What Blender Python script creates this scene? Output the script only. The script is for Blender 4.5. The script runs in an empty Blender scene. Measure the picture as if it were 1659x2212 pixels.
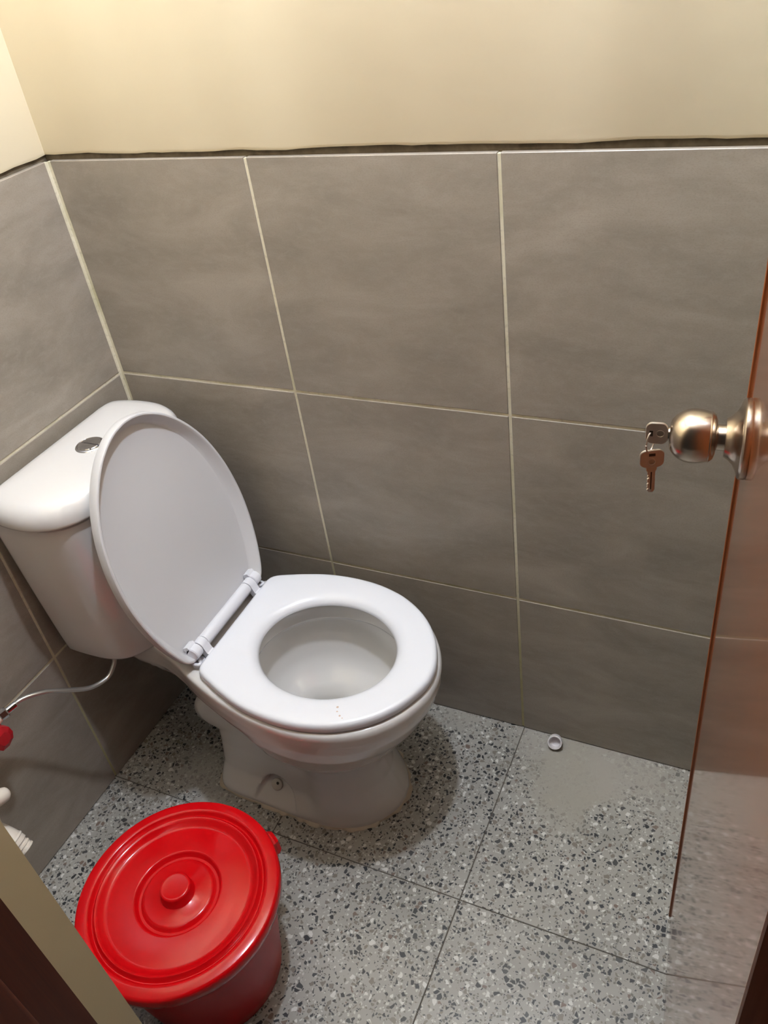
import bpy, math, random
import numpy as np
from mathutils import Vector, Matrix

random.seed(7)
S = bpy.context.scene
COL = S.collection

# ------------------------------------------------------------------ camera
cd = bpy.data.cameras.new('camera')
cam = bpy.data.objects.new('camera', cd)
COL.objects.link(cam)
cam.location = (1.1718, -1.1053, 1.4773)
cam.rotation_euler = (0.92768, 0.12720, 0.42298)
cd.sensor_fit = 'VERTICAL'
cd.sensor_height = 36.0
cd.lens = 1797.8 / 2212 * 36.0
cd.clip_start = 0.01
S.camera = cam

# ------------------------------------------------------------------ world, exposure
BULB_POS = (0.775, -0.36, 2.22)
BULB_STRENGTH = 1570.0
BULB_COLOR = (0.82, 0.92, 1.07)
w = bpy.data.worlds.new('world')
S.world = w
w.use_nodes = True
bg = w.node_tree.nodes['Background']
bg.inputs['Color'].default_value = (1.0, 0.93, 0.84, 1)
bg.inputs['Strength'].default_value = 0.025
S.view_settings.view_transform = 'Standard'
S.view_settings.look = 'None'
S.view_settings.gamma = 1.0
S.view_settings.use_curve_mapping = False
S.view_settings.exposure = 0.0

# ------------------------------------------------------------------ helpers
ORG = {}

def link(o, origin, parent=None):
    COL.objects.link(o)
    origin = Vector(origin)
    ORG[o] = origin
    if parent is not None:
        o.parent = parent
        o.location = origin - ORG[parent]
    else:
        o.location = origin
    return o

def tag(o, label=None, cat=None, group=None, kind=None):
    if label: o['label'] = label
    if cat: o['category'] = cat
    if group: o['group'] = group
    if kind: o['kind'] = kind
    return o

def thing(name, loc, label, cat, group=None):
    o = bpy.data.objects.new(name, None)
    o.empty_display_size = 0.05
    link(o, loc)
    return tag(o, label, cat, group)

def mesh(name, verts, faces, mat, parent=None, origin=None, smooth=True, angle=40):
    """verts in world coordinates"""
    v = np.asarray(verts, float)
    if origin is None:
        origin = ((v[:, 0].min() + v[:, 0].max()) / 2, (v[:, 1].min() + v[:, 1].max()) / 2, v[:, 2].min())
    me = bpy.data.meshes.new(name)
    me.from_pydata((v - np.array(origin)).tolist(), [], [list(f) for f in faces])
    me.validate()
    if smooth:
        me.polygons.foreach_set('use_smooth', [True] * len(me.polygons))
        me.set_sharp_from_angle(angle=math.radians(angle))
    me.materials.append(mat)
    o = bpy.data.objects.new(name, me)
    return link(o, origin, parent)

def loft(rings, closed=True, cap0=False, cap1=False, off=0):
    n = len(rings[0])
    V = [tuple(p) for r in rings for p in r]
    F = []
    m = n if closed else n - 1
    for i in range(len(rings) - 1):
        for j in range(m):
            a, b = i * n + j, i * n + (j + 1) % n
            F.append((a + off, b + off, b + n + off, a + n + off))
    if cap0: F.append(tuple(reversed([k + off for k in range(n)])))
    if cap1: F.append(tuple([(len(rings) - 1) * n + k + off for k in range(n)]))
    return V, F

def frame(axis):
    a = Vector(axis).normalized()
    h = Vector((0, 0, 1)) if abs(a.z) < 0.9 else Vector((1, 0, 0))
    u = h.cross(a).normalized()
    return u, a.cross(u), a

def lathe(profile, center, axis=(0, 0, 1), segs=48):
    """profile: (radius, height along axis)"""
    u, v, a = frame(axis)
    c = Vector(center)
    rings = []
    for r, h in profile:
        r = max(r, 1e-5)
        rings.append([c + a * h + (u * math.cos(t) + v * math.sin(t)) * r
                      for t in [2 * math.pi * k / segs for k in range(segs)]])
    return loft(rings, True, True, True)

def tube(path, rad, segs=12, caps=True):
    P = [Vector(p) for p in path]
    if not hasattr(rad, '__len__'): rad = [rad] * len(P)
    rings = []
    u = None
    for i, p in enumerate(P):
        d = (P[min(i + 1, len(P) - 1)] - P[max(i - 1, 0)]).normalized()
        if u is None:
            u, v, _ = frame(d)
        else:
            u = (u - d * u.dot(d)).normalized()
        v = d.cross(u)
        rings.append([p + (u * math.cos(t) + v * math.sin(t)) * rad[i]
                      for t in [2 * math.pi * k / segs for k in range(segs)]])
    return loft(rings, True, caps, caps)

def spline(pts, n=12):
    P = [Vector(p) for p in pts]
    P = [2 * P[0] - P[1]] + P + [2 * P[-1] - P[-2]]
    out = []
    for i in range(1, len(P) - 2):
        a, b, c, d = P[i - 1:i + 3]
        for k in range(n):
            t = k / n
            out.append(0.5 * ((2 * b) + (c - a) * t + (2 * a - 5 * b + 4 * c - d) * t * t + (3 * b - a - 3 * c + d) * t ** 3))
    out.append(P[-2])
    return out

def box(x0, x1, y0, y1, z0, z1, bev=0.0):
    """box with chamfered edges all round"""
    if bev <= 0:
        V = [(x, y, z) for z in (z0, z1) for y in (y0, y1) for x in (x0, x1)]
        F = [(0, 2, 3, 1), (4, 5, 7, 6), (0, 1, 5, 4), (2, 6, 7, 3), (0, 4, 6, 2), (1, 3, 7, 5)]
        return V, F
    b = bev
    def rect(i, z):
        return [(x0 + i, y0 + i, z), (x1 - i, y0 + i, z), (x1 - i, y1 - i, z), (x0 + i, y1 - i, z)]
    # vertical edges stay sharp at tile scale; top and bottom are chamfered
    return loft([rect(b, z0), rect(0, z0 + b), rect(0, z1 - b), rect(b, z1)], True, True, True)

def join(*parts):
    V, F = [], []
    for v, f in parts:
        o = len(V)
        V += [tuple(p) for p in v]
        F += [tuple(i + o for i in q) for q in f]
    return V, F

# ------------------------------------------------------------------ materials
def srgb(r, g, b):
    f = lambda c: (c / 255 / 12.92) if c / 255 <= 0.04045 else ((c / 255 + 0.055) / 1.055) ** 2.4
    return (f(r), f(g), f(b), 1)

class M:
    """small node-tree builder"""
    def __init__(s, name, color=(0.8, 0.8, 0.8, 1), rough=0.5, metal=0.0, coat=0.0, spec=0.5, ior=1.5):
        s.m = bpy.data.materials.new(name)
        s.m.use_nodes = True
        s.t = s.m.node_tree
        s.b = s.t.nodes['Principled BSDF']
        s.b.inputs['Base Color'].default_value = color
        s.b.inputs['Roughness'].default_value = rough
        s.b.inputs['Metallic'].default_value = metal
        s.b.inputs['Coat Weight'].default_value = coat
        s.b.inputs['Coat Roughness'].default_value = 0.04
        s.b.inputs['Specular IOR Level'].default_value = spec
        s.b.inputs['IOR'].default_value = ior
    def n(s, typ, **kw):
        nd = s.t.nodes.new(typ)
        for k, v in kw.items():
            if k in nd.inputs: nd.inputs[k].default_value = v
            else: setattr(nd, k, v)
        return nd
    def l(s, a, b): s.t.links.new(a, b)
    def pos(s, scale=(1, 1, 1), loc=(0, 0, 0)):
        g = s.n('ShaderNodeNewGeometry')
        mp = s.n('ShaderNodeMapping')
        mp.inputs['Scale'].default_value = scale
        mp.inputs['Location'].default_value = loc
        s.l(g.outputs['Position'], mp.inputs['Vector'])
        return mp.outputs['Vector']
    def noise(s, vec, scale, detail=4, rough=0.55, dist=0.0):
        nd = s.n('ShaderNodeTexNoise')
        nd.inputs['Scale'].default_value = scale
        nd.inputs['Detail'].default_value = detail
        nd.inputs['Roughness'].default_value = rough
        nd.inputs['Distortion'].default_value = dist
        s.l(vec, nd.inputs['Vector'])
        return nd.outputs['Fac']
    def ramp(s, fac, stops, interp='LINEAR'):
        r = s.n('ShaderNodeValToRGB')
        cr = r.color_ramp
        cr.interpolation = interp
        while len(cr.elements) < len(stops): cr.elements.new(0.5)
        for e, (p, c) in zip(cr.elements, stops):
            e.position = p
            e.color = c
        s.l(fac, r.inputs['Fac'])
        return r.outputs['Color']
    def mix(s, fac, a, b, blend='MIX'):
        x = s.n('ShaderNodeMix', data_type='RGBA', blend_type=blend)
        for sock, v in ((0, fac), (6, a), (7, b)):
            if isinstance(v, (int, float)): x.inputs[sock].default_value = v
            elif isinstance(v, tuple): x.inputs[sock].default_value = v
            else: s.l(v, x.inputs[sock])
        return x.outputs[2]
    def math(s, op, a, b=0.0, c=None):
        x = s.n('ShaderNodeMath', operation=op)
        for i, v in enumerate((a, b, c)):
            if v is None: continue
            if isinstance(v, (int, float)): x.inputs[i].default_value = v
            else: s.l(v, x.inputs[i])
        return x.outputs[0]
    def smooth(s, v, lo, hi):
        x = s.n('ShaderNodeMapRange', interpolation_type='SMOOTHSTEP')
        x.inputs['From Min'].default_value = lo
        x.inputs['From Max'].default_value = hi
        s.l(v, x.inputs['Value'])
        return x.outputs['Result']
    def dist(s, vec, p):
        x = s.n('ShaderNodeVectorMath', operation='DISTANCE')
        s.l(vec, x.inputs[0])
        x.inputs[1].default_value = p
        return x.outputs['Value']
    def color(s, c): s.l(c, s.b.inputs['Base Color'])
    def bump(s, h, strength=0.2, dist=0.001):
        b = s.n('ShaderNodeBump')
        b.inputs['Strength'].default_value = strength
        b.inputs['Distance'].default_value = dist
        s.l(h, b.inputs['Height'])
        s.l(b.outputs['Normal'], s.b.inputs['Normal'])

G = lambda v: (v, v, v, 1)

# wall tile: warm grey cement look
def tile_material():
    k = M('grey_wall_tile', rough=0.42)
    v = k.pos((1, 1, 2.6))
    a = k.noise(v, 5.0, 5, 0.62, 0.6)
    b = k.noise(k.pos((1, 1, 2.0)), 36.0, 5, 0.7, 0.5)
    c = k.noise(k.pos((1, 1, 1.8)), 330.0, 4, 0.65)
    base = k.ramp(a, [(0.32, srgb(135, 126, 115)), (0.52, srgb(149, 139, 127)), (0.72, srgb(165, 155, 143))])
    base = k.mix(k.math('MULTIPLY', k.smooth(b, 0.40, 0.75), 0.55), base, srgb(160, 150, 138))
    base = k.mix(k.math('MULTIPLY', k.smooth(c, 0.45, 0.72), 0.34), base, srgb(120, 111, 100))
    oi = k.n('ShaderNodeObjectInfo')
    base = k.mix(k.math('MULTIPLY', oi.outputs['Random'], 0.12), base, srgb(118, 109, 100))
    k.color(base)
    k.l(k.math('MULTIPLY_ADD', b, 0.16, 0.33), k.b.inputs['Roughness'])
    k.bump(c, 0.05, 0.0004)
    return k.m

def grout_material():
    k = M('cream_grout', rough=0.85)
    v = k.pos()
    a = k.noise(v, 9.0, 3)
    f = k.noise(v, 160.0, 3)
    base = k.mix(k.smooth(a, 0.45, 0.65), srgb(214, 206, 184), srgb(196, 189, 160))
    base = k.mix(k.math('MULTIPLY', k.smooth(f, 0.5, 0.8), 0.5), base, srgb(160, 150, 128))
    # damp yellowed grout close to the floor
    sz = k.n('ShaderNodeSeparateXYZ')
    k.l(v, sz.inputs[0])
    low = k.math('SUBTRACT', 1.0, k.smooth(sz.outputs['Z'], 0.1, 0.55))
    base = k.mix(k.math('MULTIPLY', low, 0.75), base, srgb(148, 138, 88))
    k.color(base)
    k.bump(f, 0.5, 0.0015)
    return k.m

def plaster_material(name, c0, c1):
    k = M(name, rough=0.5)
    v = k.pos()
    a = k.noise(v, 2.2, 4, 0.55, 0.4)
    b = k.noise(k.pos((1, 1, 1.6)), 11.0, 4, 0.6, 1.2)
    k.color(k.ramp(a, [(0.35, c0), (0.65, c1)]))
    k.bump(b, 0.10, 0.004)
    return k.m

def floor_material():
    k = M('terrazzo_floor', rough=0.38)
    v = k.pos()
    nz = k.n('ShaderNodeTexNoise')
    nz.inputs['Scale'].default_value = 90
    k.l(v, nz.inputs['Vector'])
    sub = k.n('ShaderNodeVectorMath', operation='SUBTRACT')
    k.l(nz.outputs['Color'], sub.inputs[0]); sub.inputs[1].default_value = (0.5, 0.5, 0.5)
    sc = k.n('ShaderNodeVectorMath', operation='SCALE'); sc.inputs['Scale'].default_value = 0.006
    k.l(sub.outputs[0], sc.inputs[0])
    ad = k.n('ShaderNodeVectorMath', operation='ADD')
    k.l(v, ad.inputs[0]); k.l(sc.outputs[0], ad.inputs[1])
    vec = ad.outputs[0]
    a = k.noise(v, 6.0, 4)
    base = k.ramp(a, [(0.3, srgb(145, 141, 133)), (0.7, srgb(164, 160, 152))])
    for scale, edge, stops in (
        (215.0, 0.06, [(0.0, srgb(58, 59, 60)), (0.16, srgb(106, 101, 93)), (0.34, srgb(190, 188, 181)), (0.52, G(0))]),
        (116.0, 0.07, [(0.0, srgb(40, 40, 42)), (0.19, srgb(62, 62, 61)), (0.26, srgb(120, 112, 102)), (0.42, srgb(204, 202, 196)), (0.52, srgb(112, 94, 84)), (0.55, G(0))])):
        f1 = k.n('ShaderNodeTexVoronoi', feature='F1'); f1.inputs['Scale'].default_value = scale
        de = k.n('ShaderNodeTexVoronoi', feature='DISTANCE_TO_EDGE'); de.inputs['Scale'].default_value = scale
        k.l(vec, f1.inputs['Vector']); k.l(vec, de.inputs['Vector'])
        sp = k.n('ShaderNodeSeparateColor'); k.l(f1.outputs['Color'], sp.inputs[0])
        col = k.ramp(sp.outputs[0], stops, 'CONSTANT')
        present = k.math('LESS_THAN', sp.outputs[0], stops[-1][0])
        th = k.math('MULTIPLY_ADD', sp.outputs[1], 0.16, edge)
        inside = k.smooth(k.math('SUBTRACT', de.outputs['Distance'], th), 0.0, 0.05)
        base = k.mix(k.math('MULTIPLY', present, inside), base, col)
    # dried cement smears left from the tiling work and the toilet setting
    wob = k.noise(v, 16.0, 5, 0.65)
    for p, r, amt, c in (((0.93, -0.07, 0), 0.13, 0.92, srgb(158, 152, 141)), ((0.83, -0.03, 0), 0.06, 0.6, srgb(162, 157, 149)),
                         ((1.02, -0.03, 0), 0.10, 0.75, srgb(162, 156, 147)), ((1.13, -0.08, 0), 0.10, 0.5, srgb(162, 156, 147)),
                         ((0.66, -0.01, 0), 0.07, 0.65, srgb(155, 150, 141)), ((0.17, -0.33, 0), 0.07, 0.6, srgb(170, 166, 160)),
                         ((0.24, -0.39, 0), 0.05, 0.6, srgb(170, 166, 160)), ((0.36, -0.42, 0), 0.05, 0.45, srgb(158, 154, 147)),
                         ((0.93, -0.17, 0), 0.07, 0.6, srgb(155, 149, 138))):
        d = k.math('ADD', k.dist(v, p), k.math('MULTIPLY', k.math('SUBTRACT', wob, 0.5), r * 1.5))
        msk = k.math('MULTIPLY', k.math('SUBTRACT', 1.0, k.smooth(d, r * 0.45, r)), amt)
        base = k.mix(msk, base, c)
    dirt = k.noise(k.pos(loc=(3, 1, 0)), 3.0, 5, 0.6)
    base = k.mix(k.math('MULTIPLY', k.smooth(dirt, 0.52, 0.75), 0.35), base, srgb(112, 106, 97))
    k.color(base)
    k.l(k.math('MULTIPLY_ADD', dirt, 0.2, 0.30), k.b.inputs['Roughness'])
    return k.m

def wood_material(name, dark, light, rough=0.16, coat=0.6, wave=0.25):
    k = M(name, rough=rough, coat=coat)
    a = k.noise(k.pos((26, 26, 1.1)), 3.0, 6, 0.6, 0.6)
    b = k.noise(k.pos((90, 90, 2.0)), 4.0, 4, 0.6)
    base = k.ramp(a, [(0.3, dark), (0.7, light)])
    base = k.mix(k.math('MULTIPLY', k.smooth(b, 0.45, 0.7), 0.4), base, dark)
    k.color(base)
    k.bump(k.noise(k.pos((40, 40, 0.6)), 1.2, 3), wave, 0.0012)
    return k.m

MAT = {}
MAT['tile'] = tile_material()
MAT['grout'] = grout_material()
MAT['cream'] = plaster_material('cream_wall_paint', srgb(224, 211, 183), srgb(229, 217, 190))
MAT['ceiling'] = M('white_ceiling_paint', srgb(176, 173, 168), 0.8).m
k = M('bare_mortar', srgb(92, 82, 66), 0.9)
k.color(k.ramp(k.noise(k.pos(), 60, 4), [(0.3, srgb(78, 68, 54)), (0.7, srgb(108, 97, 80))]))
MAT['mortar'] = k.m
MAT['terrazzo'] = floor_material()
MAT['floor_grout'] = M('floor_joint', srgb(88, 82, 74), 0.9).m
MAT['reveal'] = plaster_material('beige_reveal_plaster', srgb(196, 180, 140), srgb(206, 190, 150))
MAT['door'] = wood_material('varnished_brown_door', srgb(124, 68, 38), srgb(150, 88, 52), 0.14, 0.5, 0.12)
MAT['door_edge'] = M('orange_door_edge', srgb(142, 76, 34), 0.45).m
MAT['frame'] = wood_material('dark_brown_frame_wood', srgb(72, 36, 23), srgb(92, 46, 29), 0.55, 0.0, 0.1)
MAT['frame'].node_tree.nodes['Principled BSDF'].inputs['Specular IOR Level'].default_value = 0.25
MAT['ceramic'] = M('white_glazed_ceramic', srgb(214, 211, 208), 0.10, coat=0.5).m
MAT['tank_glaze'] = M('white_tank_glaze', srgb(216, 213, 211), 0.10, coat=0.5).m

def seat_material():
    k = M('white_seat_plastic', rough=0.26)
    v = k.pos()
    base = k.mix(k.math('MULTIPLY', k.smooth(k.noise(v, 14, 4), 0.5, 0.8), 0.25), srgb(224, 225, 231), srgb(216, 216, 220))
    for p, r in (((0.6045, -0.3655, 0.412), 0.0022), ((0.608, -0.374, 0.412), 0.0017), ((0.616, -0.3805, 0.412), 0.0019), ((0.622, -0.3835, 0.412), 0.0012)):
        base = k.mix(k.math('MULTIPLY', k.math('LESS_THAN', k.dist(v, p), r), 0.8), base, srgb(196, 164, 140))
    k.color(base)
    return k.m
MAT['seat'] = seat_material()
MAT['lid'] = M('white_lid_plastic', srgb(204, 202, 203), 0.32).m
MAT['hinge'] = M('white_hinge_plastic', srgb(222, 222, 228), 0.3).m
MAT['chrome'] = M('chrome', srgb(205, 206, 210), 0.06, metal=1.0).m
k = M('brushed_steel', srgb(196, 182, 166), 0.24, metal=1.0)
k.b.inputs['Anisotropic'].default_value = 0.4
MAT['steel'] = k.m
MAT['key'] = M('nickel_key_metal', srgb(204, 192, 178), 0.48, metal=1.0).m
MAT['key_dark'] = M('dark_key_slot', srgb(60, 52, 44), 0.5, metal=0.6).m
MAT['sealant'] = plaster_material('tan_sealant', srgb(190, 179, 161), srgb(176, 162, 142))
MAT['cap'] = M('grey_bolt_cap', srgb(196, 191, 182), 0.5).m
MAT['bolt'] = M('dark_bolt_slot', srgb(70, 66, 60), 0.5, metal=0.5).m
MAT['white_plastic'] = M('white_pvc', srgb(232, 222, 208), 0.35).m
MAT['cup'] = M('white_pvc_cap', srgb(224, 218, 218), 0.4).m
MAT['red_handle'] = M('red_valve_plastic', srgb(176, 24, 34), 0.4).m
k = M('red_bucket_plastic', srgb(206, 12, 18), 0.14)
k.color(k.ramp(k.noise(k.pos(), 8, 3), [(0.3, srgb(186, 4, 12)), (0.7, srgb(198, 9, 17))]))
k.b.inputs['Specular IOR Level'].default_value = 0.34
MAT['red'] = k.m
k = M('red_bucket_side_plastic', srgb(178, 6, 16), 0.36, spec=0.22)
MAT['red_side'] = k.m
k = M('braided_steel_hose', srgb(190, 190, 186), 0.3, metal=0.9)
wv = k.n('ShaderNodeTexChecker'); wv.inputs['Scale'].default_value = 700
k.l(k.pos((1, 1.4, 1)), wv.inputs['Vector']); k.bump(wv.outputs['Fac'], 0.4, 0.0006)
MAT['hose'] = k.m
k = M('still_water', srgb(235, 240, 240), 0.02, ior=1.33)
k.b.inputs['Transmission Weight'].default_value = 1.0
MAT['water'] = k.m
k = M('lit_bulb_glass', (1, 1, 1, 1), 0.4)
k.b.inputs['Emission Color'].default_value = BULB_COLOR + (1,)
k.b.inputs['Emission Strength'].default_value = BULB_STRENGTH
MAT['bulb'] = k.m

# ------------------------------------------------------------------ room shell
ROOM_X, ROOM_Y, ROOM_H = 1.50, -0.867, 2.45
DOOR_X0, DOOR_X1, DOOR_H = 0.55, 1.275, 2.06
TOP = 1.182
ROWS = [(0.0, 0.379), (0.379, 0.781), (0.781, TOP)]
GAP = 0.0026   # half joint

def structure(name, vf, mat, **kw):
    return tag(mesh(name, vf[0], vf[1], mat, smooth=False, **kw), kind='structure')

# floor: joint bed, tiles on it
fl = structure('floor', box(-0.05, ROOM_X + 0.05, -2.2, 0.05, -0.06, -0.0012), MAT['floor_grout'])
xs = [-0.006, 0.4024, 0.8024, 1.2024, 1.52]
ys = [0.006, -0.407, -0.807, -1.207, -1.607, -2.0]
for i in range(len(xs) - 1):
    for j in range(len(ys) - 1):
        x0, x1, y1, y0 = xs[i], xs[i + 1], ys[j], ys[j + 1]
        if x1 - x0 < 0.05 or y1 - y0 < 0.05:      # slivers run under the wall tiles
            pass
        v, f = box(x0 + 0.001, x1 - 0.001, y0 + 0.001, y1 - 0.001, -0.012, random.uniform(-0.0003, 0.0), 0.0005)
        mesh('floor_tile', v, f, MAT['terrazzo'], fl, smooth=False)

def orient(side, pts):
    """wall-local (s along wall, d depth outwards into the wall, z) -> world"""
    out = []
    for s, d, z in pts:
        if side == 'back': out.append((s, d, z))                       # face y=0
        elif side == 'left': out.append((-d, s, z))                    # face x=0, s=y
        elif side == 'right': out.append((ROOM_X + d, s, z))           # face x=ROOM_X
        else: out.append((s, ROOM_Y - d, z))                           # face y=ROOM_Y
    return out

FLIP = {'back': False, 'left': False, 'right': True, 'front': True}
def wbox(side, s0, s1, d0, d1, z0, z1, bev=0.0, bz=0.0):
    # chamfer towards the room (d0 side)
    if bev:
        a = [(s0, d1, z0), (s1, d1, z0), (s1, d1, z1), (s0, d1, z1)]
        b = [(s0, d0 + bev, z0), (s1, d0 + bev, z0), (s1, d0 + bev, z1), (s0, d0 + bev, z1)]
        c = [(s0 + bev, d0, z0 + bev), (s1 - bev, d0, z0 + bev), (s1 - bev, d0, z1 - bev), (s0 + bev, d0, z1 - bev)]
        V, F = loft([a, b, c], True, True, True)
    else:
        V, F = box(s0, s1, d0, d1, z0, z1)
    return orient(side, V), F

def recalc(o):
    import bmesh
    bm = bmesh.new(); bm.from_mesh(o.data)
    bmesh.ops.recalc_face_normals(bm, faces=bm.faces)
    bm.to_mesh(o.data); bm.free()
    return o

def plaster(side, s0, s1, z0, z1, wall, name='plaster', d0=0.003, mat='cream'):
    """painted plaster coat with a slightly uneven lower edge"""
    n = max(4, int(abs(s1 - s0) / 0.025))
    rnd = random.Random(hash((side, round(s0, 2))) & 0xffff if False else int(abs(s0 * 1000) + len(side)))
    ed = [0.0]
    for i in range(n): ed.append(ed[-1] * 0.6 + rnd.uniform(-0.0014, 0.0014))
    front_lo, front_hi, back_lo, back_hi = [], [], [], []
    rows = [[], [], [], []]
    for i in range(n + 1):
        s = s0 + (s1 - s0) * i / n
        rows[0].append((s, 0.012, z0 + ed[i]))
        rows[1].append((s, d0 + 0.002, z0 + ed[i]))
        rows[2].append((s, d0, z0 + 0.005 + ed[i] * 0.5))
        rows[3].append((s, d0, z1))
    V, F = loft([orient(side, r) for r in rows], closed=False)
    o = recalc(mesh(name, V, F, MAT[mat], wall, angle=60))
    return o

def tiled_wall(name, side, s_joints, holes=()):
    lo, hi = min(s_joints), max(s_joints)
    if side == 'front':
        parts = [wbox(side, -0.05, DOOR_X0 - 0.004, 0.009, 0.165, 0, ROOM_H), wbox(side, DOOR_X1 + 0.004, ROOM_X + 0.05, 0.009, 0.165, 0, ROOM_H),
                 wbox(side, DOOR_X0 - 0.004, DOOR_X1 + 0.004, 0.009, 0.165, DOOR_H, ROOM_H)]
        wv, wf = join(*parts)
        o = structure(name, (wv, wf), MAT['mortar'])
    else:
        e = 0.0
        o = structure(name, wbox(side, lo - (0.05 if side == 'back' else 0), hi + (0.05 if side == 'back' else 0.013), 0.009, 0.12, 0, ROOM_H), MAT['mortar'])
    recalc(o)
    spans = [(lo, hi)] if side != 'front' else [(0.0, DOOR_X0 - 0.005), (DOOR_X1 + 0.005, ROOM_X)]
    for a, b in spans:
        if side != 'front': a, b = a - 0.006, b + 0.006
        v, f = wbox(side, a, b, 0.0012, 0.0095, 0.004, TOP - 0.0015)
        recalc(mesh('grout', v, f, MAT['grout'], o, smooth=False))
        plaster(side, a - (0.006 if side != 'front' else 0), b + (0.006 if side != 'front' else 0), TOP + 0.0095, ROOM_H, o)
    for i in range(len(s_joints) - 1):
        a, b = sorted((s_joints[i], s_joints[i + 1]))
        for z0, z1 in ROWS:
            segs = [(a, b)]
            if side == 'front':
                segs = [(max(a, p), min(b, q)) for p, q in spans if min(b, q) - max(a, p) > 0.02]
            for p, q in segs:
                v, f = wbox(side, p + GAP, q - GAP, random.uniform(-0.0004, 0.0003), 0.0092,
                            z0 + (GAP if z0 > 0 else 0.0015), z1 - (GAP if z1 < TOP else 0), 0.0009)
                recalc(mesh('wall_tile', v, f, MAT['tile'], o, smooth=False))
    return o

tiled_wall('wall_back', 'back', [0.003, 0.3997, 0.7997, 1.1997, ROOM_X - 0.002])
tiled_wall('wall_left', 'left', [-0.004, -0.4071, -0.8071, ROOM_Y + 0.002])
tiled_wall('wall_right', 'right', [-0.004, -0.4071, -0.8071, ROOM_Y + 0.002])
tiled_wall('wall_front', 'front', [0.002, 0.3997, 0.7997, 1.1997, ROOM_X - 0.002])
structure('ceiling', box(-0.12, ROOM_X + 0.12, ROOM_Y - 0.165, 0.12, ROOM_H, ROOM_H + 0.08), MAT['ceiling'])

# doorway: plaster reveal, then the wooden frame set in it
FY0, FY1 = -0.907, -1.034
rv = structure('trim_1', box(DOOR_X0 - 0.004, DOOR_X0 + 0.0, FY0, ROOM_Y + 0.0015, 0, DOOR_H), MAT['reveal'])
fr = join(box(DOOR_X0 - 0.004, DOOR_X0 + 0.0015, FY0 - 0.046, FY0, 0, DOOR_H))
t2 = structure('trim_2', fr, MAT['frame'])
def bead(x0, x1, y0, y1, z0, z1, r=0.006):
    ring = []
    for cx, cy, a0 in ((x1 - r, y1 - r, 0), (x0 + r, y1 - r, 90), (x0 + r, y0 + r, 180), (x1 - r, y0 + r, 270)):
        for q in range(5):
            t = math.radians(a0 + 22.5 * q)
            ring.append((cx + r * math.cos(t), cy + r * math.sin(t)))
    return loft([[(x, y, z0) for x, y in ring], [(x, y, z1) for x, y in ring]], True, True, True)
v, f = bead(DOOR_X0 - 0.004, DOOR_X0 + 0.013, FY1, FY0 - 0.046, 0, DOOR_H)
mesh('frame_stop', v, f, MAT['frame'], t2)
v, f = bead(DOOR_X0 - 0.05, DOOR_X0 + 0.020, FY1 - 0.018, FY1, 0, DOOR_H, 0.008)
mesh('architrave', v, f, MAT['frame'], t2)
t3 = structure('trim_3', bead(1.252, DOOR_X1 + 0.002, FY1, -0.872, 0, DOOR_H, 0.004), MAT['frame'])
v, f = bead(1.245, DOOR_X1 + 0.05, FY1 - 0.018, FY1, 0, DOOR_H, 0.008)
mesh('architrave', v, f, MAT['frame'], t3)
structure('trim_4', box(DOOR_X0, DOOR_X1, FY1, FY0, DOOR_H - 0.035, DOOR_H + 0.002), MAT['frame'])
structure('trim_5', box(DOOR_X1 + 0.0005, DOOR_X1 + 0.004, -0.872, ROOM_Y + 0.0015, 0, DOOR_H), MAT['reveal'])

# ------------------------------------------------------------------ door leaf, open inwards on the right
DE = Vector((1.154, -0.31, 0))
DT = Vector((0.0995, -0.995, 0)).normalized()      # edge -> hinge
DN = Vector((-DT.y * -1, DT.x * -1, 0))            # face normal towards the room
if DN.x > 0: DN = -DN
def dl(s, d, z): return DE + DT * s + DN * d + Vector((0, 0, z))
def dbox(s0, s1, d0, d1, z0, z1, b=0.0012):
    rings = []
    for i, dd in ((b, d1), (0, d1 - b), (0, d0 + b), (b, d0)):
        rings.append([dl(s0 + i, dd, z0 + i), dl(s1 - i, dd, z0 + i), dl(s1 - i, dd, z1 - i), dl(s0 + i, dd, z1 - i)])
    return loft(rings, True, True, True)
DW = 0.556
v, f = dbox(0.0, DW, -0.035, 0.0, 0.006, 2.03)
door = structure('door_1', (v, f), MAT['door'], origin=dl(DW, 0, 0.0))
recalc(door)
v, f = dbox(-0.0030, 0.0030, -0.0345, 0.0026, 0.007, 2.029, 0.0006)
recalc(mesh('edge_band', v, f, MAT['door_edge'], door, smooth=False))
# lock: rose, neck, ball knob
KZ, KS = 1.017, 0.060
kc = dl(KS, 0, KZ)
v, f = lathe([(0.0385, 0.0), (0.0392, 0.001), (0.0392, 0.0055), (0.0375, 0.0075), (0.0345, 0.0085), (0.031, 0.0095), (0.0255, 0.0125), (0.0215, 0.0165),
              (0.0195, 0.0195), (0.0185, 0.021), (0.012, 0.0212)], kc, DN, 64)
rose = recalc(mesh('lock_rose', v, f, MAT['steel'], door))
v, f = lathe([(0.0125, 0.017), (0.0125, 0.030), (0.0120, 0.031)], kc, DN, 40)
recalc(mesh('knob_neck', v, f, MAT['steel'], rose))
prof = [(0.004, 0.0285), (0.0165, 0.0288), (0.0215, 0.0305), (0.0243, 0.0335), (0.0246, 0.0342), (0.0252, 0.0344)]
for q in range(18):
    h_ = 0.0352 + q * 0.00206
    prof.append((0.0266 * math.sqrt(max(0.0, 1 - ((h_ - 0.0500) / (0.0245 if h_ > 0.05 else 0.036)) ** 2)), h_))
prof += [(0.0128, 0.0710), (0.0112, 0.0714), (0.0, 0.0714)]
knob = recalc(mesh('door_knob', *lathe(prof, kc, DN, 64), MAT['steel'], door))
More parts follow.
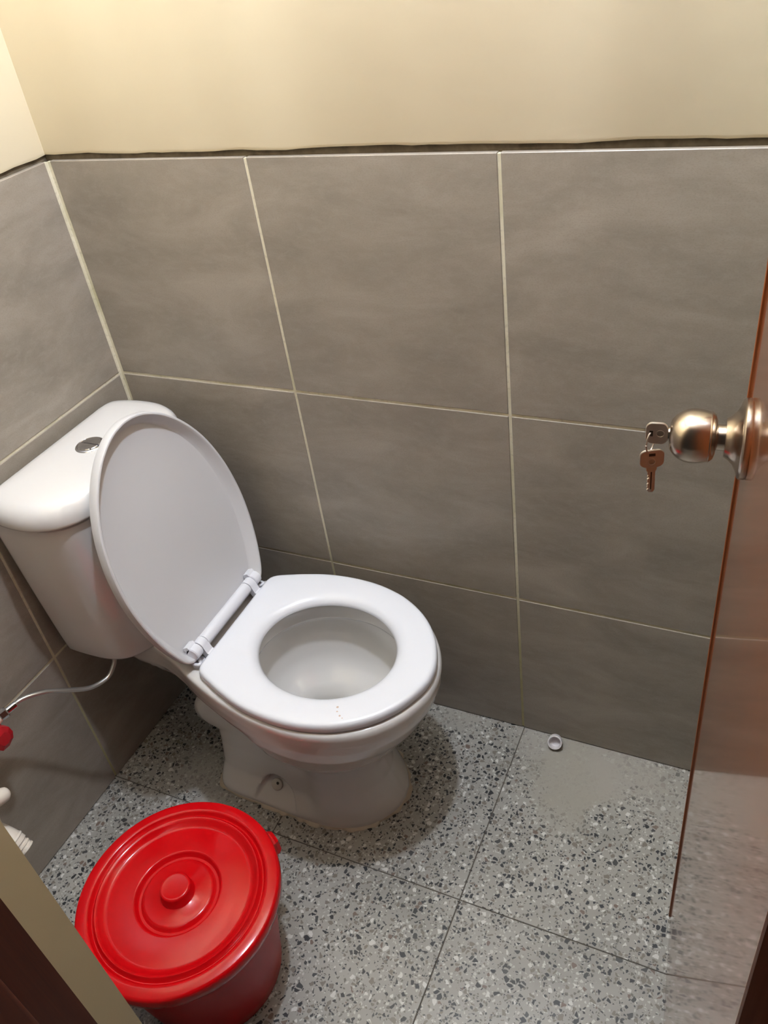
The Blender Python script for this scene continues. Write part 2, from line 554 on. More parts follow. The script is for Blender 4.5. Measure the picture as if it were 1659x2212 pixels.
for z in (0.25, 1.05, 1.8):
    v, f = tube([dl(DW + 0.002, -0.040, z), dl(DW + 0.002, -0.040, z + 0.09)], 0.006, 12)
    mesh('hinge', v, f, MAT['steel'], door)

# ------------------------------------------------------------------ keys in the lock
def extrude(outline, thick, o, ex, ey, holes=None):
    """flat plate from a 2D outline, front and back joined"""
    o, ex, ey = Vector(o), Vector(ex), Vector(ey)
    n = ex.cross(ey).normalized()
    b = thick * 0.22
    cx = sum(p[0] for p in outline) / len(outline); cy = sum(p[1] for p in outline) / len(outline)
    def ring(k, h): return [o + ex * (cx + (p[0] - cx) * k) + ey * (cy + (p[1] - cy) * k) + n * h for p in outline]
    return loft([ring(0.95, -thick / 2), ring(1, -thick / 2 + b), ring(1, thick / 2 - b), ring(0.95, thick / 2)], True, True, True)

def bow_outline(w, h, r):
    out = []
    for cx, cy, a0 in ((w - r, h - r, 0), (-w + r, h - r, 90), (-w + r, -h + r, 180), (w - r, -h + r, 270)):
        for q in range(7):
            t = math.radians(a0 + 15 * q)
            out.append((cx + r * math.cos(t), cy + r * math.sin(t)))
    # bow sides bulge a little
    return [(x * (1 + 0.10 * (1 - (y / h) ** 2)), y) for x, y in out]

keys = thing('key_ring', dl(KS, 0.09, KZ - 0.05), 'two nickel keys on a split ring, one stuck in the door knob', 'keys')
zax = Vector((0, 0, 1))
def key(o, along, across, parent, blade_len=0.028, face=1):
    """bow centre o, blade runs to +along"""
    along, across = Vector(along).normalized(), Vector(across).normalized()
    nrm = across.cross(along).normalized()
    ex, ey = across, along
    v, f = extrude(bow_outline(0.0112, 0.0105, 0.0055), 0.0026, o, ex, ey)
    k = recalc(mesh('key', v, f, MAT['key'], parent))
    sh = [(-0.0055, 0.0098), (0.0055, 0.0098), (0.0052, 0.0135), (0.0040, 0.0150), (0.0040, 0.018)]
    n = 6
    for i in range(n):
        y = 0.018 + blade_len * 0.8 * (i + 0.5) / n
        sh.append((0.0040 - (0.0014, 0.0022, 0.0008, 0.0019, 0.0011, 0.002)[i], y))
        sh.append((0.0038, y + 0.0018))
    sh += [(0.0018, 0.016 + blade_len), (-0.0022, 0.016 + blade_len), (-0.0040, 0.013 + blade_len), (-0.0040, 0.0150), (-0.0052, 0.0135)]
    v, f = extrude(sh, 0.0021, o, ex, ey)
    recalc(mesh('key_blade', v, f, MAT['key'], k))
    # blade groove, bow dimple, ring slot on the two faces
    for sgn in (1, -1):
        nn = nrm * sgn
        v, f = extrude([(-0.0006, 0.016), (0.0007, 0.016), (0.0007, 0.012 + blade_len), (-0.0006, 0.012 + blade_len)], 0.0004, o + nn * 0.00095, ex, ey)
        recalc(mesh('blade_groove', v, f, MAT['key_dark'], k, smooth=False))
        v, f = lathe([(0.0042, -0.0002), (0.0042, 0.0004), (0.0034, 0.0005), (0.0030, 0.0001), (0.0, 0.0001)], o + along * 0.0035 + nn * 0.0012, nn, 24)
        recalc(mesh('bow_dimple', v, f, MAT['key'], k))
        v, f = extrude([(-0.0032, -0.0068), (0.0032, -0.0068), (0.0032, -0.0034), (-0.0032, -0.0034)], 0.0004, o + nn * 0.00125, ex, ey)
        recalc(mesh('ring_slot', v, f, MAT['key_dark'], k, smooth=False))
    return k
k1 = dl(KS, 0.0712 + 0.0125, KZ + 0.0005)
key(k1, -DN, zax, keys, 0.012)
# collar of the lock cylinder
v, f = lathe([(0.0075, 0.070), (0.0075, 0.0728), (0.0068, 0.0732), (0, 0.0732)], kc, DN, 32)
recalc(mesh('lock_cylinder', v, f, MAT['steel'], knob))
hook = k1 + DN * 0.0052
rc = hook + Vector((0, 0, -0.0105))
rdir = Vector((-0.35, -0.94, 0)).normalized()
pts = []
for q in range(49):
    t = 2 * math.pi * q / 24
    pts.append(rc + (rdir * math.cos(t) * 0.0078 + zax * math.sin(t) * 0.0112) + DT * (0.0009 * (q / 24 - 1)))
v, f = tube(pts, 0.00075, 8)
mesh('split_ring', v, f, MAT['key'], keys)
k2 = rc + Vector((0.0035, 0.0, -0.0195)) + DN * 0.001
acr = Vector((-0.92, -0.39, 0)).normalized()
key(k2, (0.02, 0.02, -1), acr, keys, 0.026)

# ------------------------------------------------------------------ toilet
YC = -0.237
toilet = thing('toilet', (0.40, YC, 0), 'white close-coupled toilet with raised lid standing in the tiled corner', 'toilet')

def half_outline(prof, n=220):
    """(x, halfwidth) control points from back to front -> closed, evenly spaced outline (x, y)"""
    pts = spline([(x, y, 0) for x, y in prof], 10)
    up = [(p.x, max(p.y, 0)) for p in pts]
    full = [(x, -y) for x, y in up] + [(x, y) for x, y in reversed(up)]
    a = np.array(full + [full[0]])
    d = np.r_[0, np.cumsum(np.hypot(*np.diff(a, axis=0).T))]
    keep = np.r_[True, np.diff(d) > 1e-9]
    a, d = a[keep], d[keep]
    s = np.linspace(0, d[-1], n, endpoint=False)
    return np.c_[np.interp(s, d, a[:, 0]), np.interp(s, d, a[:, 1])]

def radial(outline, cx, thetas):
    th = np.arctan2(outline[:, 1], outline[:, 0] - cx)
    r = np.hypot(outline[:, 0] - cx, outline[:, 1])
    o = np.argsort(th)
    th, r = th[o], r[o]
    th = np.r_[th[-8:] - 2 * np.pi, th, th[:8] + 2 * np.pi]
    r = np.r_[r[-8:], r, r[:8]]
    return np.interp(thetas, th, r)

def yaw(V):
    """the toilet stands a degree or two out of square"""
    A = np.array([tuple(p) for p in V], float)
    A[:, 1] -= np.clip(A[:, 0] - 0.34, 0, None) * 0.030
    return A

def smax(a, b, k):
    h = np.clip(0.5 + 0.5 * (a - b) / k, 0, 1)
    return b + (a - b) * h + k * h * (1 - h)

NT = 260
TH = np.linspace(-np.pi, np.pi, NT, endpoint=False)
CX = 0.44
RIM = [(0.075, 0.0), (0.075, 0.05), (0.08, 0.085), (0.13, 0.090), (0.19, 0.095), (0.25, 0.115), (0.30, 0.138), (0.35, 0.1565), (0.40, 0.170), (0.45, 0.180),
       (0.50, 0.1835), (0.54, 0.182), (0.58, 0.1745), (0.62, 0.160), (0.655, 0.139), (0.685, 0.111), (0.708, 0.078), (0.722, 0.045), (0.728, 0.018), (0.729, 0.0)]
rim = half_outline(RIM, 400)
PED = [(0.0, 0.0), (0.0, 0.45), (0.015, 0.74), (0.06, 0.92), (0.16, 0.99), (0.35, 1.0), (0.55, 1.0), (0.72, 0.95), (0.85, 0.78), (0.93, 0.55), (0.985, 0.26), (1.0, 0.0)]
ped = half_outline([(x, y) for x, y in PED], 400)
def tab(z, T): return float(np.interp(z, [t[0] for t in T], [t[1] for t in T]))
FRONT = [(0.12, 0.53), (0.145, 0.57), (0.172, 0.604), (0.20, 0.634), (0.25, 0.674), (0.30, 0.706), (0.335, 0.722), (0.36, 0.7295), (0.378, 0.731), (0.39, 0.727)]
HALF = [(0.12, 0.055), (0.145, 0.080), (0.172, 0.106), (0.20, 0.130), (0.25, 0.156), (0.30, 0.173), (0.335, 0.180), (0.36, 0.183), (0.378, 0.1835), (0.39, 0.1815)]
BACK = [(0.12, 0.10), (0.20, 0.26), (0.25, 0.36), (0.285, 0.50), (0.31, 0.72), (0.325, 0.93), (0.335, 1.0), (0.39, 1.0)]
PF = [(0, 0.628), (0.012, 0.627), (0.04, 0.617), (0.08, 0.602), (0.12, 0.594), (0.16, 0.592), (0.22, 0.590), (0.30, 0.56)]
PB = [(0, 0.226), (0.012, 0.227), (0.05, 0.232), (0.12, 0.238), (0.30, 0.245)]
PH = [(0, 0.122), (0.012, 0.1215), (0.04, 0.117), (0.08, 0.109), (0.12, 0.103), (0.16, 0.100), (0.22, 0.099), (0.30, 0.09)]
zs = np.r_[np.linspace(0, 0.09, 34), np.linspace(0.095, 0.34, 60), np.linspace(0.344, 0.384, 12), [0.3875, 0.3895]]
rings = []
for z in zs:
    r = np.full(NT, 0.01)
    if z < 0.30:
        x0, x1, h = tab(z, PB), tab(z, PF), tab(z, PH)
        px = x0 + ped[:, 0] * (x1 - x0)
        q = np.clip((0.500 - px) / 0.05, 0, 1); q = q * q * (3 - 2 * q)
        g = min(1.0, max(0.0, (z - 0.01) / 0.05)); g = g * g * (3 - 2 * g)
        r = radial(np.c_[px, ped[:, 1] * h * (1 - 0.15 * q * g)], CX, TH)
        # trap bulge at the rear
        e = 1 - ((z - 0.205) / 0.055) ** 2
        if e > 0:
            e = math.sqrt(e)
            back = np.clip(-np.cos(TH) * 1.07, 0, 1) ** 5
            r = smax(r, (0.190 + 0.047 * e) * back, 0.010)
    if z > 0.12:
        fx, hw, bk = tab(z, FRONT), tab(z, HALF), tab(z, BACK)
        X = rim[:, 0]
        sc = np.where(X > CX, (fx - CX) / (0.729 - CX), bk)
        o = np.c_[CX + (X - CX) * sc, rim[:, 1] * hw / 0.1835]
        r = smax(r, radial(o, CX, TH), 0.016 if z < 0.30 else 0.002)
    if z > 0.384:
        r = r - (0.0012 if z < 0.388 else 0.005)
    x, y = CX + r * np.cos(TH), r * np.sin(TH)
    # foot notches that hold the floor bolts
    if z < 0.09:
        for sg in (-1, 1):
            u = (x - 0.386) / 0.052
            hgt = 0.070 * np.clip(1 - u * u, 0, None) ** 0.8
            zz = z - 0.012
            ins = (np.sign(y) == sg) & (np.abs(u) < 1) & (zz > 0)
            edge = np.clip((hgt - zz) / 0.012, 0, 1)
            edge = edge * edge * (3 - 2 * edge)
            y = np.where(ins, y - sg * zz * 0.42 * edge, y)
    rings.append(np.c_[x, y + YC, np.full(NT, z)])

# rim top and the inside of the bowl
hole_c = 0.518
a_ = TH
hx = np.where(np.cos(a_) > 0, 0.146, 0.152)
def inner(scale, z, shift=0.0):
    return np.c_[hole_c + shift + hx * scale * np.cos(a_), 0.128 * scale * np.sin(a_) + YC, np.full(NT, z)]
outer_top = rings[-1].copy(); outer_top[:, 2] = 0.390
# resample outer ring to the hole's angular order by direct pairing (both start at -pi)
i0 = inner(1.03, 0.390)
for t in (0.12, 0.5, 0.9):
    rr = outer_top * (1 - t) + i0 * t
    rr[:, 2] = 0.3902
    rings.append(rr)
for sc, z, sh in ((1.005, 0.389, 0), (0.992, 0.385, 0), (0.99, 0.37, 0), (0.99, 0.352, 0), (1.0, 0.347, 0), (1.035, 0.345, 0), (1.05, 0.335, 0), (1.055, 0.31, 0),
                  (1.035, 0.285, 0), (0.99, 0.262, -0.001), (0.90, 0.243, -0.003), (0.76, 0.228, -0.008), (0.60, 0.217, -0.016), (0.49, 0.207, -0.024),
                  (0.42, 0.192, -0.030), (0.37, 0.172, -0.034), (0.33, 0.150, -0.038), (0.22, 0.130, -0.042), (0.08, 0.124, -0.044)):
    rings.append(inner(sc, z, sh))
V, F = loft([r.tolist() for r in rings], True, True, True)
bowl = mesh('bowl', yaw(V), F, MAT['ceramic'], toilet, origin=(0.44, YC, 0), angle=75)
wr = [(hole_c - 0.033 + hx[i] * 0.385 * math.cos(a_[i]), YC + 0.128 * 0.385 * math.sin(a_[i]), 0.180) for i in range(0, NT, 4)]
mesh('water', yaw(wr + [(p[0], p[1], 0.177) for p in wr]), [tuple(range(65))] + [tuple(range(129, 64, -1))] + [(i, (i + 1) % 65, 65 + (i + 1) % 65, 65 + i) for i in range(65)], MAT['water'], bowl, smooth=False)
for sg in (-1, 1):
    c = Vector((0.380, YC + sg * 0.0935, 0.046))
    nn = Vector((0.02, sg * 0.80, 0.60)).normalized()
    v, f = lathe([(0.0122, -0.004), (0.0122, 0.002), (0.0105, 0.0034), (0.0, 0.0038)], c, nn, 32)
    cp = recalc(mesh('bolt_cap', v, f, MAT['cap'], bowl))
    u_, v_, _ = frame(nn)
    v, f = lathe([(0.0030, 0.002), (0.0030, 0.0042), (0.0, 0.0043)], c + u_ * 0.003 + v_ * 0.004, nn, 16)
    recalc(mesh('bolt_tip', v, f, MAT['bolt'], bowl))
# sealant bead round the foot
b0 = rings[0]
sb = []
for off, z in ((-0.004, 0.0005), (0.002, 0.0), (0.0045, 0.0006), (0.0032, 0.0022), (0.0005, 0.0045), (-0.004, 0.005)):
    nrm_ = np.c_[b0[:, 0] - CX, b0[:, 1] - YC]
    nrm_ /= np.hypot(nrm_[:, 0], nrm_[:, 1])[:, None]
    wob = 0.0022 * np.sin(TH * 9 + 1) + 0.0018 * np.sin(TH * 23) + 0.0012 * np.sin(TH * 41 + 2)
    wob = wob * (1 if off > 0.001 else 0)
    sb.append(np.c_[b0[:, :2] + nrm_ * (off + wob)[:, None], np.full(NT, z)].tolist())
V, F = loft(sb, True)
tag(recalc(mesh('sealant', yaw(V), F, MAT['sealant'], toilet)), 'tan sealant bead round the foot')

# seat ring
SEAT = [(0.3170, 0.0), (0.3170, 0.06), (0.3172, 0.105), (0.3192, 0.124), (0.327, 0.1345), (0.345, 0.1435), (0.385, 0.159), (0.43, 0.1725), (0.47, 0.1785), (0.505, 0.180), (0.54, 0.178),
        (0.575, 0.171), (0.61, 0.159), (0.645, 0.139), (0.675, 0.114), (0.70, 0.082), (0.716, 0.050), (0.7255, 0.021), (0.7275, 0.0)]
SO = half_outline(SEAT, 500)
SCX = 0.518
ths = np.linspace(-np.pi, np.pi, 220, endpoint=False)
ro = radial(SO, SCX, ths)
ax = np.where(np.cos(ths) > 0, 0.131, 0.131)
ri = ax * 0.1125 / np.sqrt((0.1125 * np.cos(ths)) ** 2 + (ax * np.sin(ths)) ** 2)
def sring(kind, d, z):
    r = (ro - d) if kind == 'o' else (ri + d)
    return np.c_[SCX + r * np.cos(ths), YC + r * np.sin(ths), np.full(len(ths), z)].tolist()
def smid(t, z):
    r = ro * (1 - t) + ri * t
    return np.c_[SCX + r * np.cos(ths), YC + r * np.sin(ths), np.full(len(ths), z)].tolist()
sr = [sring('o', 0.004, 0.3935), sring('o', 0.0008, 0.3945), sring('o', 0.0, 0.397), sring('o', 0.0002, 0.404), sring('o', 0.0014, 0.4085), sring('o', 0.0042, 0.4112),
      sring('o', 0.009, 0.4124), smid(0.3, 0.4128), smid(0.5, 0.4128), sring('i', 0.022, 0.4122), sring('i', 0.014, 0.4104), sring('i', 0.0075, 0.4070), sring('i', 0.003, 0.4022),
      sring('i', 0.0, 0.397), sring('i', 0.001, 0.3945), sring('i', 0.005, 0.3935), sring('o', 0.004, 0.3935)]
V, F = loft(sr, True)
seat = recalc(mesh('seat', yaw(V), F, MAT['seat'], toilet, angle=60))

# seat lid, leaning back on the tank
LA = math.radians(101.5)
LO = Vector((0.2975, YC, 0.421))
LX = Vector((math.cos(LA), 0, math.sin(LA)))
LN = Vector((math.sin(LA), 0, -math.cos(LA)))
LIDP = [(-0.0165, 0.0), (-0.0165, 0.06), (-0.016, 0.106), (-0.012, 0.121), (0.0, 0.133), (0.03, 0.147), (0.07, 0.160), (0.12, 0.170), (0.17, 0.174), (0.22, 0.171), (0.265, 0.162),
        (0.305, 0.148), (0.34, 0.129), (0.37, 0.106), (0.395, 0.079), (0.413, 0.049), (0.421, 0.025), (0.4235, 0.008), (0.424, 0.0)]
lo = half_outline(LIDP, 260)
tn = np.roll(lo, -1, 0) - np.roll(lo, 1, 0)
tn /= np.hypot(tn[:, 0], tn[:, 1])[:, None]
nin = np.c_[-tn[:, 1], tn[:, 0]]
cen = np.array([0.19, 0.0])
if ((cen - lo) * nin).sum() < 0: nin = -nin
def lring(d, h, k=1.0):
    p = lo + nin * d
    p = cen + (p - cen) * k
    return [LO + LX * q[0] + Vector((0, q[1], 0)) + LN * h for q in p]
lr = [lring(0.0185, -0.0140, 0.02), lring(0.0185, -0.0140, 0.5), lring(0.0200, -0.0140), lring(0.0196, -0.0139), lring(0.0150, -0.0095), lring(0.0110, -0.0040), lring(0.0080, 0.0010), lring(0.0064, 0.0038),
      lring(0.0048, 0.0050), lring(0.0024, 0.0050), lring(0.0006, 0.0038), lring(0.0, 0.002), lring(-0.0004, -0.008), lring(0.0008, -0.0130), lring(0.006, -0.0170), lring(0.03, -0.0185),
      lring(0.03, -0.0190, 0.6), lring(0.03, -0.0192, 0.02)]
V, F = loft(lr, True, True, True)
lid = recalc(mesh('seat_lid', V, F, MAT['lid'], toilet, angle=32))

# hinges
HX, HZ = 0.3005, 0.4225
def hcyl(y0, y1, r, b=0.0015):
    return lathe([(r - b, y0), (r, y0 + b), (r, y1 - b), (r - b, y1)], (HX, YC, HZ), (0, 1, 0), 32)
recalc(mesh('hinge_barrel', *hcyl(-0.0745, 0.0745, 0.0118, 0.0006), MAT['hinge'], lid))
for sg in (-1, 1):
    a, b = sorted((sg * 0.0755, sg * 0.0925))
    recalc(mesh('seat_knuckle', *join(hcyl(a, b, 0.0124, 0.0006),
         lathe([(0.0001, 0), (0.0001, 0)], (HX, YC, HZ), (0, 1, 0), 3)) if False else hcyl(a, b, 0.0124, 0.0006), MAT['hinge'], seat))
    y0, y1 = YC + a, YC + b
    arm = [(HX + 0.004, HZ - 0.0125), (HX + 0.012, HZ + 0.0025), (0.3175, 0.4115), (0.324, 0.4105), (0.324, 0.396), (0.312, 0.396)]
    recalc(mesh('hinge_arm', *loft([[(x, y0, z) for x, z in arm], [(x, y1, z) for x, z in arm]], True, True, True), MAT['hinge'], seat, smooth=False))
    a, b = sorted((sg * 0.0935, sg * 0.1125))
    recalc(mesh('lid_knuckle', *hcyl(a, b, 0.0132, 0.0018), MAT['hinge'], lid))
    y0, y1 = YC + a, YC + b
    arm = [(HX - 0.013, HZ - 0.004), (HX - 0.0015, HZ + 0.0128), (HX - 0.006, HZ + 0.017), (HX - 0.016, HZ + 0.012)]
    recalc(mesh('knuckle_web', *loft([[(x, y0, z) for x, z in arm], [(x, y1, z) for x, z in arm]], True, True, True), MAT['hinge'], lid, smooth=False))
    # post on the china with its loop
    pc = YC + sg * 0.103
    recalc(mesh('hinge_post', *lathe([(0.013, 0.389), (0.013, 0.397), (0.011, 0.399), (0, 0.399)], (0.301, pc, 0), (0, 0, 1), 28), MAT['hinge'], toilet))
    loop = spline([(0.299, pc - sg * 0.004, 0.4025), (0.3085, pc + sg * 0.004, 0.4028), (0.3125, pc + sg * 0.010, 0.4030), (0.306, pc + sg * 0.013, 0.4028), (0.297, pc + sg * 0.012, 0.4025)], 6)
    mesh('hinge_clip', *tube(loop, 0.0032, 10), MAT['hinge'], toilet)

# tank
TY = -0.232
def tring(prof, z, k=1.0, n=200):
    o = half_outline(prof, n)
    c = np.array([0.115, 0.0])
    o = c + (o - c) * k
    return np.c_[o[:, 0], o[:, 1] + TY, np.full(n, z)].tolist()
TB = [(0.020, 0.0), (0.020, 0.10), (0.020, 0.138), (0.0215, 0.150), (0.028, 0.1555), (0.06, 0.157), (0.10, 0.1560), (0.13, 0.1515), (0.155, 0.141), (0.175, 0.120), (0.190, 0.090), (0.199, 0.05), (0.202, 0.02), (0.2025, 0.0)]
TT = [(0.018, 0.0), (0.018, 0.12), (0.018, 0.160), (0.0195, 0.172), (0.026, 0.178), (0.06, 0.180), (0.10, 0.1795), (0.14, 0.174), (0.168, 0.160), (0.187, 0.136), (0.198, 0.100), (0.204, 0.055), (0.206, 0.022), (0.2065, 0.0)]
def tmix(t):
    return [(a[0] * (1 - t) + b[0] * t, a[1] * (1 - t) + b[1] * t) for a, b in zip(TB, TT)]
trs = [tring(TB, 0.387, 0.90), tring(TB, 0.3875, 0.96), tring(TB, 0.390, 0.99), tring(TB, 0.394, 1.0)]
for q in range(1, 13):
    trs.append(tring(tmix((q / 12) ** 0.85), 0.394 + (0.7165 - 0.394) * q / 12))
trs.append(tring(TT, 0.7185, 0.97))
trs.append(tring(TT, 0.7225, 0.94))
tank = recalc(mesh('tank', *loft(trs, True, True, True), MAT['tank_glaze'], toilet, angle=50))
LB = [(0.010, 0.0), (0.010, 0.12), (0.0105, 0.150), (0.0145, 0.168), (0.026, 0.179), (0.056, 0.187), (0.095, 0.1900), (0.130, 0.186), (0.164, 0.1715), (0.186, 0.150), (0.200, 0.124), (0.208, 0.090), (0.211, 0.05), (0.212, 0.02), (0.2123, 0.0)]
lrs = [tring(LB, 0.7235, 0.93), tring(LB, 0.7225, 0.985), tring(LB, 0.7240, 0.997), tring(LB, 0.728, 1.0), tring(LB, 0.737, 0.998), tring(LB, 0.745, 0.985), tring(LB, 0.752, 0.962), tring(LB, 0.7575, 0.93),
       tring(LB, 0.7615, 0.885), tring(LB, 0.7645, 0.82), tring(LB, 0.7665, 0.72), tring(LB, 0.768, 0.5), tring(LB, 0.7685, 0.25), tring(LB, 0.7686, 0.02)]
tlid = recalc(mesh('tank_lid', *loft(lrs, True, True, True), MAT['tank_glaze'], toilet, angle=50))
bc = (0.108, TY + 0.004, 0.7675)
btn = recalc(mesh('flush_button', *lathe([(0.0255, -0.001), (0.0258, 0.0015), (0.0245, 0.0030), (0.0225, 0.0036), (0.0215, 0.0026), (0.0, 0.0026)], bc, (0, 0, 1), 56), MAT['chrome'], tlid))
for sg, frac in ((1, 1.0), (-1, 1.0)):
    rr, n = 0.0203, 28
    rg = []
    for k_, h in ((1.0, 0.0022), (1.0, 0.0038), (0.93, 0.0050), (0.6, 0.0060), (0.15, 0.0064)):
        row = []
        for q in range(n + 1):
            t = math.pi * q / n
            x_, y_ = rr * math.cos(t), rr * math.sin(t)
            cx_, cy_ = 0.0, rr * 0.45
            row.append((bc[0] + (cx_ + (x_ - cx_) * k_), bc[1] + sg * (0.0006 + cy_ + (y_ - cy_) * k_), bc[2] + h))
        rg.append(row)
    recalc(mesh('half_button', *loft(rg, True, True, True), MAT['chrome'], btn, angle=30))

# ------------------------------------------------------------------ bucket with lid
BX, BY, BH, BR = 0.4389, -0.6688, 0.25, 0.1646
bucket = thing('bucket', (BX, BY, 0), 'red plastic bucket with lid on the terrazzo by the doorway', 'bucket')
bp = [(0.0, 0.004), (0.110, 0.004), (0.112, 0.0), (0.1165, 0.0), (0.1185, 0.003), (0.122, 0.03), (0.147, 0.205), (0.1475, 0.212), (0.153, 0.213), (0.1545, 0.2145), (0.1548, 0.234), (0.153, 0.2355),
      (0.148, 0.2355), (0.146, 0.232), (0.1435, 0.205), (0.119, 0.03), (0.112, 0.008), (0.0, 0.008)]
body = recalc(mesh('bucket_body', *lathe(bp, (BX, BY, 0), (0, 0, 1), 96), MAT['red_side'], bucket, angle=35))
R_ = BR
lp = [(0.0, -0.010), (0.60, -0.011), (0.90, -0.004), (0.965, -0.006), (0.975, -0.022), (0.992, -0.024), (1.0, -0.022), (1.003, -0.012), (0.999, -0.005), (0.988, -0.0012), (0.97, 0.0),
      (0.90, 0.0018), (0.872, 0.0018), (0.860, 0.0), (0.850, -0.0040), (0.835, -0.0058), (0.822, -0.0045), (0.812, -0.0005), (0.80, 0.0015), (0.785, 0.0012), (0.768, -0.0012), (0.735, -0.0066), (0.705, -0.0082), (0.69, -0.0078),
      (0.440, -0.0020), (0.428, -0.0022), (0.416, -0.0045), (0.400, -0.0100), (0.385, -0.0118), (0.372, -0.0110), (0.352, -0.0066), (0.338, -0.0048), (0.32, -0.0042), (0.172, -0.0040), (0.164, -0.0030),
      (0.152, 0.0125), (0.145, 0.0148), (0.132, 0.0158), (0.12, 0.0156), (0.10, 0.0150), (0.0, 0.0150)]
blid = recalc(mesh('bucket_lid', *lathe([(r * R_, z) for r, z in lp], (BX, BY, BH), (0, 0, 1), 128), MAT['red'], bucket, angle=50))
for ang in (62, 242):
    t = math.radians(ang)
    e = Vector((math.cos(t), math.sin(t), 0)); p = Vector((-e.y, e.x, 0))
    o = Vector((BX, BY, 0.205)) + e * 0.150
    ring0 = [(-0.018, -0.014), (0.018, -0.014), (0.015, 0.012), (0.006, 0.017), (-0.006, 0.017), (-0.015, 0.012)]
    rg = [[o + e * d + p * (a * k_) + Vector((0, 0, b * k_)) for a, b in ring0] for d, k_ in ((-0.008, 1.0), (0.020, 1.0), (0.026, 0.8))]
    ear = recalc(mesh('handle_ear', *loft(rg, True, True, True), MAT['red'], bucket, smooth=False))

# ------------------------------------------------------------------ loose white cap on the floor
cc = Vector((0.876, -0.019, 0.0))
ca = Vector((0.10, -0.80, 0.55)).normalized()
prof = [(0.0, 0.0), (0.012, 0.0), (0.0142, 0.0022), (0.0150, 0.017), (0.0140, 0.0182), (0.0122, 0.0178), (0.0114, 0.004), (0.0095, 0.0024), (0.0, 0.0024)]
low = 0.0150 * math.sqrt(1 - ca.z ** 2)
zmin = min(h * ca.z - r * math.sqrt(1 - ca.z ** 2) for r, h in prof)
cup = recalc(mesh('pipe_cap', *lathe(prof, cc + Vector((0.0, 0.0, -zmin)), ca, 40), MAT['cup'], None))
tag(cup, 'small white plastic pipe cap lying open on the floor against the wall', 'pipe cap')

# ------------------------------------------------------------------ water supply on the left wall
hose = thing('supply_hose', (0.12, -0.40, 0.36), 'thin braided metal hose curving from under the tank to the stop valve', 'hose')
hp = spline([(0.122, -0.374, 0.3858), (0.1225, -0.3745, 0.379), (0.1228, -0.383, 0.3695), (0.120, -0.403, 0.358), (0.110, -0.437, 0.364), (0.100, -0.470, 0.390), (0.090, -0.504, 0.420), (0.075, -0.539, 0.435), (0.066, -0.564, 0.433)], 10)
mesh('hose_tube', *tube(hp, 0.0044, 12), MAT['hose'], hose)
d_ = (hp[-1] - hp[-2]).normalized()
mesh('hose_ferrule', *tube([hp[-1] - d_ * 0.012, hp[-1] + d_ * 0.006], 0.0062, 16), MAT['chrome'], hose)
recalc(mesh('hose_nut', *lathe([(0.0085, 0.0), (0.0095, 0.002), (0.0095, 0.013), (0.0085, 0.015)], hp[-1] + d_ * 0.005, d_, 6), MAT['chrome'], hose, smooth=False))
nutp = hp[-1] + d_ * 0.018
valve = thing('stop_valve', (0.0, -0.60, 0.40), 'angle stop valve with a red handle on the left wall', 'valve')
vb = Vector((0.050, -0.602, 0.418))
recalc(mesh('valve_body', *join(lathe([(0.0, -0.048), (0.018, -0.048), (0.018, -0.044), (0.010, -0.042), (0.010, 0.0), (0.013, 0.002), (0.013, 0.014), (0.0, 0.014)], vb, (1, 0, 0), 28)), MAT['chrome'], valve))
recalc(mesh('valve_outlet', *tube([vb, nutp], 0.0082, 20), MAT['white_plastic'], valve))
hd = Vector((0.068, -0.602, 0.403))
ring0 = [(-0.022, 0.010), (-0.012, 0.022), (0.006, 0.024), (0.017, 0.010), (0.019, -0.004), (0.014, -0.016), (0.010, -0.017), (0.002, -0.022), (-0.012, -0.020), (-0.021, -0.006)]
rg = [[hd + Vector((d, a * k_, b * k_)) for a, b in ring0] for d, k_ in ((-0.011, 0.75), (-0.006, 1.0), (0.006, 1.0), (0.010, 0.55))]
recalc(mesh('valve_handle', *loft(rg, True, True, True), MAT['red_handle'], valve, smooth=False))

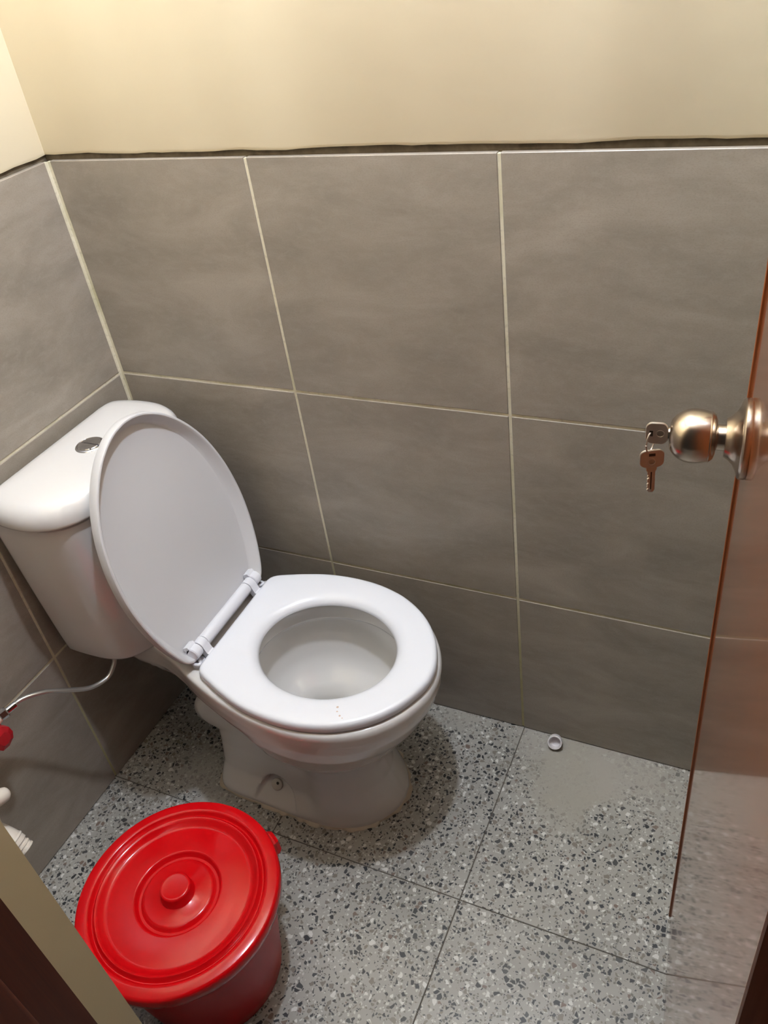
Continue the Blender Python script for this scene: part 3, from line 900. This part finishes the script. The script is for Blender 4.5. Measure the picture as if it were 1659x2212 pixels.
tap = thing('water_tap', (0.0, -0.675, 0.22), 'white plastic water tap on the left wall beside the doorway', 'tap')
ty = -0.678
path = spline([(0.001, ty, 0.208), (0.020, ty, 0.208), (0.036, ty, 0.2075), (0.049, ty + 0.001, 0.2030), (0.0578, ty + 0.002, 0.195)], 8)
mesh('tap_body', *tube(path, [0.0172] * (len(path) - 8) + [0.0172 + 0.0008 * i / 7 for i in range(8)], 28), MAT['white_plastic'], tap)
recalc(mesh('spout_tip', *lathe([(0.0182, 0.0000), (0.0189, 0.0011), (0.0189, 0.0033), (0.0174, 0.0044), (0.0171, 0.0132), (0.0143, 0.0143), (0.0143, 0.0187), (0.0156, 0.0194), (0.0156, 0.0220),
     (0.0141, 0.0227), (0.0141, 0.0270), (0.0152, 0.0275), (0.0152, 0.0308), (0.0127, 0.0319), (0.0110, 0.0242), (0.0000, 0.0198)], (0.0568, ty + 0.002, 0.1965), (0.66, 0.10, -0.74), 32), MAT['white_plastic'], tap))
recalc(mesh('wall_flange', *lathe([(0.026, 0.0005), (0.027, 0.003), (0.022, 0.007), (0.0155, 0.009)], (0, ty, 0.208), (1, 0, 0), 36), MAT['white_plastic'], tap))
mesh('tap_stem', *tube([(0.034, ty, 0.212), (0.042, ty + 0.004, 0.290)], [0.011, 0.008], 20), MAT['white_plastic'], tap)
hd = spline([(0.040, ty - 0.040, 0.300), (0.044, ty - 0.020, 0.303), (0.050, ty + 0.004, 0.302), (0.057, ty + 0.024, 0.297), (0.061, ty + 0.040, 0.290)], 6)
rr = [0.0085 + 0.0085 * math.sin(math.pi * (0.15 + 0.80 * i / (len(hd) - 1))) ** 0.8 for i in range(len(hd))]
rr[0] *= 0.5; rr[-1] *= 0.5; rr[-2] *= 0.85
mesh('tap_handle', *tube(hd, rr, 24), MAT['white_plastic'], tap)

# ------------------------------------------------------------------ ceiling bulb: the room's light
lamp = thing('ceiling_bulb', (BULB_POS[0], BULB_POS[1], ROOM_H), 'bare round light bulb in a white holder on the ceiling', 'light bulb')
hb = ROOM_H - BULB_POS[2]
recalc(mesh('bulb_holder', *lathe([(0.045, -0.0005), (0.045, -0.012), (0.024, -0.020), (0.020, -hb + 0.085), (0.016, -hb + 0.080)], (BULB_POS[0], BULB_POS[1], ROOM_H), (0, 0, 1), 32), MAT['white_plastic'], lamp))
pr = [(0.014, 0.075), (0.018, 0.055)] + [(0.032 * math.sin(math.radians(a)), 0.032 * math.cos(math.radians(a))) for a in range(30, 181, 15)]
recalc(mesh('bulb', *lathe(pr, BULB_POS, (0, 0, 1), 20), MAT['bulb'], lamp))
